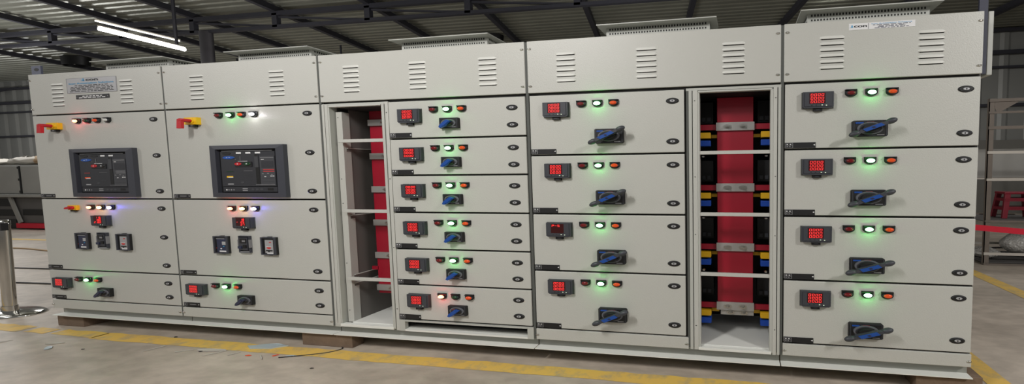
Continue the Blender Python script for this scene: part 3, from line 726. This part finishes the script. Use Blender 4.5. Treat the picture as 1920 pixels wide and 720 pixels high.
# truss at y=6
T=5.80; B=5.45
for nm,za,zc in (('top',T,T),('bottom',B,B)):
    mb=MB(); mb.bar((-26,6,za+.17*0-.008*(-26+3)+0),(20,6,za-.008*23),.10,.11 if nm=='top' else .08,'girder')
    o=obj('trim_%d'%k,mb); k+=1; tag(o,'dark %s chord of the roof truss'%nm,'truss',None,'structure')
for i,x in enumerate([-19.98,-17.11,-14.24,-11.37,-8.73,-5.88,-2.96,-.07,2.8]):
    o=obj('trim_%d'%k,MB().box(x-.08,x+.08,5.95,6.05,B-.008*(x+3)-.02,T-.008*(x+3),'girder')); k+=1; tag(o,'short dark upright of the roof truss','truss','uprights of the roof truss','structure')
    o=obj('trim_%d'%k,MB().bar((x+.1,6,T-.10-.008*(x+3)),(x+2.8,6,B+.03-.008*(x+6)),.05,.04,'girder')); k+=1; tag(o,'thin dark diagonal of the roof truss','truss','diagonals of the roof truss','structure')
# second truss against the far wall + girts
for y,za,h in ((10.85,5.75,.10),(10.85,5.05,.12),(10.9,4.62,.07),(10.9,3.42,.09)):
    if y<10.87 or True:
        o=obj('trim_%d'%k,MB().box(-40,30,y-.08,y+.03,za,za+h,'girder')); k+=1; tag(o,'dark horizontal rail on the ribbed wall at height %.1f metres'%za,'rail',None,'structure')
for xa,xb in ((-36,-30),(-30,-24),(-27.6,-27.2)):
    pass
o=obj('trim_%d'%k,MB().bar((-36,10.8,5.1),(-28.6,10.8,5.85),.06,.06,'girder').box(-27.3,-26.9,10.7,10.8,5.1,5.8,'girder')); k+=1; tag(o,'dark bracing against the far left wall','brace',None,'structure')
o=obj('trim_%d'%k,MB().rings([(-8.32,6,0,.20,.10),(-8.32,6,5.5,.20,.10)],'column',24,axis='z')); k+=1; tag(o,'round dark steel column behind the second cabinet','column',None,'structure')
# conduit drops
for nm,(x,y,za) in {'a':(-7.3,8.8,4.0),'b':(-13.0,9.5,3.9)}.items():
    o=obj('trim_%d'%k,MB().bar((x,y,za),(x,y,roofz(x)-.05),.05,.03,'girder')); k+=1; tag(o,'thin dark conduit dropping from the roof','conduit','thin conduits dropping from the roof','structure')

# painted floor lines
mb=MB()
def strip(mb,pts_top,pts_bot):
    n=len(pts_top); vs=[(x,y,.002) for x,y in pts_top]+[(x,y,.002) for x,y in pts_bot]
    mb.add(vs,[(n+i,n+i+1,i+1,i) for i in range(n-1)],'yline')
rr=random.Random(5)
def wob(x0,x1,ya,yb,amp=.010):
    n=max(2,int((x1-x0)/.12)); xs_=[x0+(x1-x0)*i/n for i in range(n+1)]
    strip(mb,[(x,ya+rr.uniform(-amp,amp)) for x in xs_],[(x,yb+rr.uniform(-amp,amp)) for x in xs_])
wob(-3.2,-.18,-.010,-.130); wob(-.10,.17,-.030,-.125); wob(.24,.80,-.030,-.125); wob(.78,9.0,-.028,-.150,.007)
tag(obj('trim_%d'%k,mb),'worn yellow floor line running along the front of the cabinets','floor line',None,'structure'); k+=1
mb=MB(); 
for (xa,xb,ya,yb) in ((8.245,8.405,-.6,1.1),(9.73,9.92,1.5,3.5)):
    mb=MB(); mb.add([(xa,ya,.0025),(xb,ya,.0025),(xb,yb,.0025),(xa,yb,.0025)],[(0,1,2,3)],'yline')
    tag(obj('trim_%d'%k,mb),'yellow floor line beside the right end of the cabinets' if xa<9 else 'yellow floor line in front of the steel rack','floor line',None,'structure'); k+=1
mb=MB().add([(-16,3.5,.0025),(-8.3,3.5,.0025),(-8.3,3.62,.0025),(-16,3.62,.0025)],[(0,1,2,3)],'yline')
tag(obj('trim_%d'%k,mb),'yellow floor line behind the left end of the cabinets','floor line',None,'structure'); k+=1

# ------------------------------------------------------------------ stanchion and belt
st=thing('barrier_post',(-1.15,.20,0),'polished steel barrier post with round base left of the cabinets','barrier post')
obj('base',MB().rings([(-1.15,.20,0,.35,.170),(-1.15,.20,.012,.35,.170),(-1.15,.20,.022,.31,.150),(-1.15,.20,.032,.12,.058)],'chrome',48,axis='z'),st)
obj('collar',MB().rings([(-1.15,.20,.030,.088,.043),(-1.15,.20,.085,.084,.041)],'chrome',32,axis='z'),st)
obj('pole',MB().rings([(-1.15,.20,.05,.072,.035),(-1.11,.20,.96,.072,.035)],'chrome',32,axis='z'),st)
obj('cap',MB().rings([(-1.11,.20,.955,.076,.037),(-1.11,.20,1.0,.076,.037),(-1.11,.20,1.008,.05,.024)],'chrome',32,axis='z').box(-1.05,-1.03,.16,.20,.90,.98,'black'),st)
mb=MB(); n=16; vs=[]
for i in range(n+1):
    x=8.72+i*(14.0-8.72)/n
    for z in (.735,.802): vs.append((x,2.2,z-.085*(x-9.36)+.020*max(0,x-10)**1.5))
mb.add(vs,[(2*i,2*i+2,2*i+3,2*i+1) for i in range(n)],'belt')
bp=thing('barrier_post',(8.62,2.2,0),'steel barrier post holding the red belt behind the rightmost cabinet','barrier post')
obj('pole',MB().rings([(8.62,2.2,.03,.07,.035),(8.62,2.2,.95,.07,.035)],'chrome',24,axis='z'),bp)
obj('base',MB().rings([(8.62,2.2,0,.35,.17),(8.62,2.2,.02,.33,.16),(8.62,2.2,.032,.10,.05)],'chrome',32,axis='z'),bp)
o=obj('barrier_belt',mb); sl=o.modifiers.new('s','SOLIDIFY'); sl.thickness=.004; tag(o,'red barrier belt stretched across at the right edge','belt')
# ------------------------------------------------------------------ far left equipment
t=thing('steel_enclosure',(-13.2,4.9,.98),'grey two door steel enclosure standing on the dark machine at far left','enclosure')
mb=MB().box(-17.0,-11.6,4.7,5.4,.98,1.775,'boxgrey'); obj('body',mb,t,.01)
for xa,xb in ((-16.9,-12.83),(-12.73,-11.65)): obj('door',MB().box(xa,xb,4.68,4.70,1.0,1.745,'boxgrey'),t,.006)
for z in (1.05,1.38,1.70): obj('hinge',MB().box(-12.82,-12.74,4.665,4.70,z-.03,z+.03,'black2'),t)
obj('gap_strip',MB().box(-12.80,-12.76,4.675,4.70,1.0,1.745,'black2'),t)
t=thing('machine_housing',(-13.2,4.9,0),'dark grey machine housing with open slots and a red skid under the grey enclosure','machine')
mb=MB(); mb.box(-17,-11.7,4.75,5.7,.18,.90,'boxdark'); mb.box(-17.1,-11.6,4.60,5.7,.90,.975,'boxgrey'); mb.box(-17,-11.7,4.80,5.7,0,.18,'black2')
obj('body',mb,t,.01)
for xa,xb,za,zc in ((-16.8,-13.35,.64,.84),(-16.8,-13.3,.37,.55),(-12.96,-11.9,.40,.56),(-16.8,-13.25,.19,.28)): obj('slot',MB().box(xa,xb,4.735,4.752,za,zc,'black2'),t)
obj('strut',MB().bar((-13.30,4.70,.90),(-12.98,4.70,.19),.12,.03,'boxgrey',up=(0,1,0)),t)
o=obj('skid_rail',MB().box(-13.18,-11.7,4.70,4.80,.045,.175,'belt'),t); o['label']='red skid rail'
# scraps on the enclosure
rs=random.Random(11)
tops=[(-16.0,'pale crumpled sheet on the grey enclosure, leftmost','pale',.55,.13),(-14.6,'pale crumpled sheet on the grey enclosure, second from left','pale',.6,.16),(-13.35,'white crumpled film on the grey enclosure above its hinges','pale',.42,.20),(-12.45,'brown crumpled carton on the right end of the grey enclosure','card',.34,.22)]
for x,lab,kk,w,h in tops:
    mb=MB().ellipsoid((x,5.05,1.775+h*.62),(w,.25,h*.62),kk,18,10); 
    mb.v=[(a+rs.uniform(-.05,.05),b+rs.uniform(-.03,.03),max(1.776,c+rs.uniform(-.03,.03))) for a,b,c in mb.v]
    tag(obj('crumpled_sheet' if kk=='pale' else 'crumpled_carton',mb),lab,'scrap')
# trestle rail
# cables on the back floor
def cable(name,pts,r,k_,label):
    P=[]; pts=[Vector((p[0],p[1],p[2] if len(p)>2 else r)) for p in pts]
    for i in range(len(pts)-1):
        p0=pts[max(i-1,0)];p1=pts[i];p2=pts[i+1];p3=pts[min(i+2,len(pts)-1)]
        for s_ in range(6):
            t_=s_/6; P.append(.5*((2*p1)+(-p0+p2)*t_+(2*p0-5*p1+4*p2-p3)*t_*t_+(-p0+3*p1-3*p2+p3)*t_**3))
    P.append(pts[-1]); o=obj(name,MB().tube(P,r,k_,8)); return tag(o,label,'cable')
cable('cable',[(-4.2,.95),(-2.6,1.03),(-1.2,1.0),(-.4,.93),(.15,.98),(.6,1.2)],.010,'cable','black cable lying on the floor behind the barrier post, nearest the cabinets')
cable('cable',[(-6.5,1.5),(-4.0,1.62),(-2.2,1.55),(-.6,1.75)],.010,'cable','thin dark cable on the floor behind the barrier post, second from the cabinets')
cable('cable',[(-10.5,2.6),(-8,2.75),(-6.2,2.6),(-4.5,2.8)],.014,'card','brown cable on the floor in front of the yellow line at left')
cable('cable',[(2.95,-.20),(3.14,-.13),(3.26,-.07),(3.30,-.0),(3.20,.05)],.004,'cable','short dark wire offcut curled on the floor beside the middle wooden block')
cable('cable',[(9.6,4.9),(10.6,4.75),(11.4,4.95),(13,4.8)],.014,'cable','black cable on the floor behind the steel rack')

# ------------------------------------------------------------------ right side: rack, stool, wrapped bundle
t=thing('steel_rack',(11.4,3.9,0),'rusty grey steel angle rack at the right edge','rack')
for x in (10.22,13.4):
    for y in (3.6,4.5): obj('upright',MB().box(x,x+.075,y,y+.006,0,2.48,'rack').box(x,x+.012,y,y+.04,0,2.48,'rack'),t)
for z,kk,h in ((2.43,'rack',.045),(2.26,'rack',.03),(2.03,'rack',.045),(1.67,'racklight',.04),(1.27,'racklight',.035),(.655,'rack',.025),(.155,'racklight',.040),(.0,'rack',.03)):
    for y in (3.595,4.5):
        if y>4 and z>1.5: continue
        obj('rail',MB().box(10.22,13.4,y-.01,y+.004,z,z+h,kk),t)
obj('gusset',MB().prism_y([(10.29,2.36),(10.33,2.26),(10.62,2.43),(10.30,2.43)],3.60,3.606,'rack'),t)
obj('shelf',MB().box(10.24,13.4,3.62,4.48,.655,.665,'boxdark'),t); obj('shelf',MB().box(10.24,13.4,3.62,4.48,.03,.045,'boxdark'),t)
obj('back_sheet',MB().box(10.3,13.4,4.47,4.48,1.30,1.78,'boxgrey'),t)
# stool
t=thing('plastic_stool',(10.95,4.1,.666),'dark red plastic stool on the shelf of the steel rack','stool')
zb0=.666; H=.415
mb=MB()
def leg(sx_,sy_):
    m=MB(); cx,cy=10.95,4.1
    bx,by=cx+sx_*.24,cy+sy_*.13; tx,ty=cx+sx_*.185,cy+sy_*.10
    m.add([(bx-.035,by-.02,zb0),(bx+.035,by-.02,zb0),(bx+.035,by+.02,zb0),(bx-.035,by+.02,zb0),(tx-.04,ty-.02,zb0+H-.03),(tx+.04,ty-.02,zb0+H-.03),(tx+.04,ty+.02,zb0+H-.03),(tx-.04,ty+.02,zb0+H-.03)],
          [(3,2,1,0),(4,5,6,7),(0,1,5,4),(1,2,6,5),(2,3,7,6),(3,0,4,7)],'stool'); return m
for a in (-1,1):
    for b_ in (-1,1): obj('leg',leg(a,b_),t,.004)
obj('seat',MB().box(10.95-.235,10.95+.235,4.1-.125,4.1+.125,zb0+H-.035,zb0+H,'stool'),t,.01)
for z,w in ((.27,.21),(.13,.235)):
    obj('stretcher',MB().frame(10.95-w-.02,10.95+w+.02,zb0+z,zb0+z+.045,.02,.015,3.965,4.235,'stool').box(10.95-w,10.95+w,3.970,3.985,zb0+z,zb0+z+.05,'stool').box(10.95-w,10.95+w,4.215,4.230,zb0+z,zb0+z+.05,'stool'),t)
# film-wrapped bundles
for (x,z,rx,rz,lab) in ((11.42,.27,.72,.22,'clear film wrapped bundle on the bottom shelf of the steel rack'),(10.46,.115,.19,.065,'small wrapped packet on the bottom shelf beside the rack upright')):
    mb=MB().ellipsoid((x,4.0,z),(rx,.30 if rx>.5 else .2,rz),'plastic',40,20)
    mb.v=[(a+rs.uniform(-.012,.012),b+rs.uniform(-.012,.012),max(.047,c+rs.uniform(-.012,.012)+.018*math.sin(a*14+b*9))) for a,b,c in mb.v]
    tag(obj('wrapped_bundle',mb),lab,'bundle')

# ------------------------------------------------------------------ tube lights
def tube_light(a,b_,r,kk,label):
    t=thing('tube_light',((a[0]+b_[0])/2,(a[1]+b_[1])/2,a[2]),label,'light')
    obj('tube',MB().tube([a,b_],r,kk,12),t)
    u=(a[0],a[1],a[2]+r+.02); v=(b_[0],b_[1],b_[2]+r+.02)
    obj('housing',MB().bar(u,v,.05,.02,'racklight'),t)
    return t
t1=tube_light((-4.00,2.24,3.92),(-4.17,3.30,3.92),.030,'tube','bright white tube light hanging over the left cabinets, nearer of the pair')
t2=tube_light((-7.229,3.66,4.82),(-7.295,4.926,4.82),.012,'tube2','slim white tube light hanging behind the brighter one at left')
obj('hanger',MB().bar((-4.17,3.20,3.96),(-4.17,3.20,6.0),.05,.02,'girder'),t1)
obj('hanger',MB().bar((-7.29,4.85,4.86),(-7.29,4.85,6.0),.05,.02,'girder'),t2)
# dark exhaust fan under the roof behind cabinet 3
for (x,y,lab) in ((-1.66,8.9,'dark roof exhaust fan above the middle cabinet'),(-19.2,8.5,'dark roof exhaust fan above the left cabinet')):
    t=thing('exhaust_fan',(x,y,5.5),lab,'fan')
    obj('housing',MB().rings([(x,y,roofz(x)-.34,.50,.25),(x,y,roofz(x)-.02,.55,.28)],'black2',28,axis='z',cap=False),t)
    m=MB()
    for q in range(5):
        a=q*2*PI/5; m.add([(x+.04*math.cos(a),y+.02*math.sin(a),roofz(x)-.2),(x+.46*math.cos(a),y+.22*math.sin(a),roofz(x)-.24),(x+.44*math.cos(a+.6),y+.22*math.sin(a+.6),roofz(x)-.17)],[(0,1,2)],'racklight')
    obj('blades',m,t); obj('hub',MB().rings([(x,y,roofz(x)-.26,.09,.045),(x,y,roofz(x)-.14,.09,.045)],'girder',16,axis='z'),t)
# bright roof lamp cut by the top edge at the right
t=thing('roof_lamp',(10.3,8.6,5.0),'bright roof lamp cut by the top edge at right','light')
obj('lens',MB().ellipsoid((8.95,7.6,5.86),(.30,.12,.06),'tube',16,8),t); obj('stem',MB().bar((8.95,7.6,5.9),(8.95,7.6,6.0),.06,.04,'girder'),t)

# ------------------------------------------------------------------ floor litter
def litter(name,x,y,w,d,rot,kk,label,h=.004,n=5):
    r_=random.Random(hash((round(x*100),round(y*100)))%9999); pts=[]
    for i in range(n+2):
        a=2*PI*i/(n+2); q=r_.uniform(.75,1.1); pts.append((q*w*math.cos(a)*SX,q*d*math.sin(a)))
    ca,sa=math.cos(rot),math.sin(rot); P=[(x+a*ca-b*sa,y+a*sa+b*ca) for a,b in pts]
    m=len(P); vs=[(a,b,.0025) for a,b in P]+[(a,b,.0025+h*r_.uniform(.5,1.4)) for a,b in P]
    mb=MB().add(vs,[tuple(range(m-1,-1,-1)),tuple(range(m,2*m))]+[(i,(i+1)%m,m+(i+1)%m,m+i) for i in range(m)],kk)
    tag(obj(name,mb),label,'litter')
litter('paper_scrap',.650,-.262,.034,.020,.3,'pale','white oval paper scrap on the floor below the left wooden block')
litter('film_scrap',.76,-.335,.026,.022,-.4,'film','small pale blue film scrap just in front of the white oval paper scrap')
litter('plastic_strip',2.25,-.185,.066,.014,.13,'pale','long white plastic strip on the floor in front of the second cabinet',.012)
litter('film_scrap',2.62,-.06,.085,.045,.2,'film','crumpled clear film on the floor near the middle wooden block',.010,9)
litter('paper_scrap',2.50,-.20,.018,.006,1.1,'pale','tiny white scrap right of the long white strip')
litter('film_scrap',3.02,-.165,.022,.012,.2,'film','pale blue film scrap on the yellow line near the curled wire')
litter('plastic_strip',.10,-.335,.040,.006,.9,'pale','short white strip on the floor at the lower left edge')
litter('cable_tie',2.02,-.215,.034,.005,.5,'pale','white cable tie offcut left of the long white strip')
litter('cable_tie',2.33,-.215,.034,.005,.9,'pale','white cable tie offcut in front of the long white strip')
litter('cable_tie',2.80,-.215,.030,.005,-.5,'pale','white cable tie offcut in front of the crumpled clear film')
litter('cable_tie',1.70,-.215,.034,.005,1.2,'pale','white cable tie offcut farthest left of the long white strip')
litter('orange_scrap',2.66,-.205,.012,.006,.2,'orange','tiny orange scrap on the floor in front of the middle wooden block')
litter('orange_scrap',2.88,-.175,.010,.006,.9,'orange','tiny orange scrap touching the yellow line near the curled wire')
for i,(x,y,lab) in enumerate(((1.10,-.31,'small dark speck of grit right of the pale blue film scrap'),(1.55,-.02,'small dark speck of grit behind the yellow line under the second cabinet'),(2.17,-.205,'small dark speck of grit in front of the long white strip'),(3.4,-.30,'small dark speck of grit in front of the open cable bay'))):
    litter('grit_speck',x,y,.007,.005,.3,'cable',lab,.004)

# ------------------------------------------------------------------ lights
def area(x,y,z,sx_,sy_,e,col=(1,.975,.955),rot=(0,0,0)):
    l=bpy.data.lights.new('tube_or_fill','AREA'); l.shape='RECTANGLE'; l.size=sx_; l.size_y=sy_; l.energy=e; l.color=col
    o=bpy.data.objects.new('tube_or_fill',l); C.objects.link(o); o.location=(x,y,z); o.rotation_euler=rot; return o
for x,e in ((-3.6,125),(3.9,132),(11.4,215)):
    area(x,-3.3,4.2,.16,.9,e,rot=(math.radians(35),0,0))
area(5,-5.0,4.3,9,1.5,55,rot=(math.radians(45),0,0))  # broad fill added in front, no fixture there
# added unseen fills that light wall and roof of the bays behind the line-up
area(-14,7.5,5.2,1,2,150); area(14,7,5,1,2,18); area(12,4,4,1,1.2,22); area(-9,1,5,1,1.5,60)
def point(x,y,z,e):
    l=bpy.data.lights.new('bounce','POINT'); l.energy=e; l.shadow_soft_size=.4; o=bpy.data.objects.new('bounce',l); C.objects.link(o); o.location=(x,y,z)
point(-15,4.5,3.9,230); point(-26,7,3.5,230); point(-5,3.6,3.4,110); point(4,4,3.2,110); point(-10.5,2.6,2.6,45); point(12,5,3.2,8)  # added unseen points lifting the dim roof, far wall and left corner
w=bpy.data.worlds.new('world'); bpy.context.scene.world=w; w.use_nodes=True
w.node_tree.nodes['Background'].inputs[0].default_value=(.97,1,1,1); w.node_tree.nodes['Background'].inputs[1].default_value=.16

# ------------------------------------------------------------------ camera
cam=bpy.data.cameras.new('camera'); co=bpy.data.objects.new('camera',cam); C.objects.link(co)
cam.sensor_width=36; cam.lens=13.0277; cam.shift_x=-0.166162; cam.shift_y=0.000148; cam.clip_start=.05; cam.clip_end=200
co.location=(6.58407506,-2.54969138,1.34535188+ZO); co.rotation_euler=(1.5124253276,0.0089283237,0.1529906828)
bpy.context.scene.camera=co
vs_=bpy.context.scene.view_settings; vs_.view_transform='Standard'; vs_.look='None'; vs_.exposure=0; vs_.gamma=1
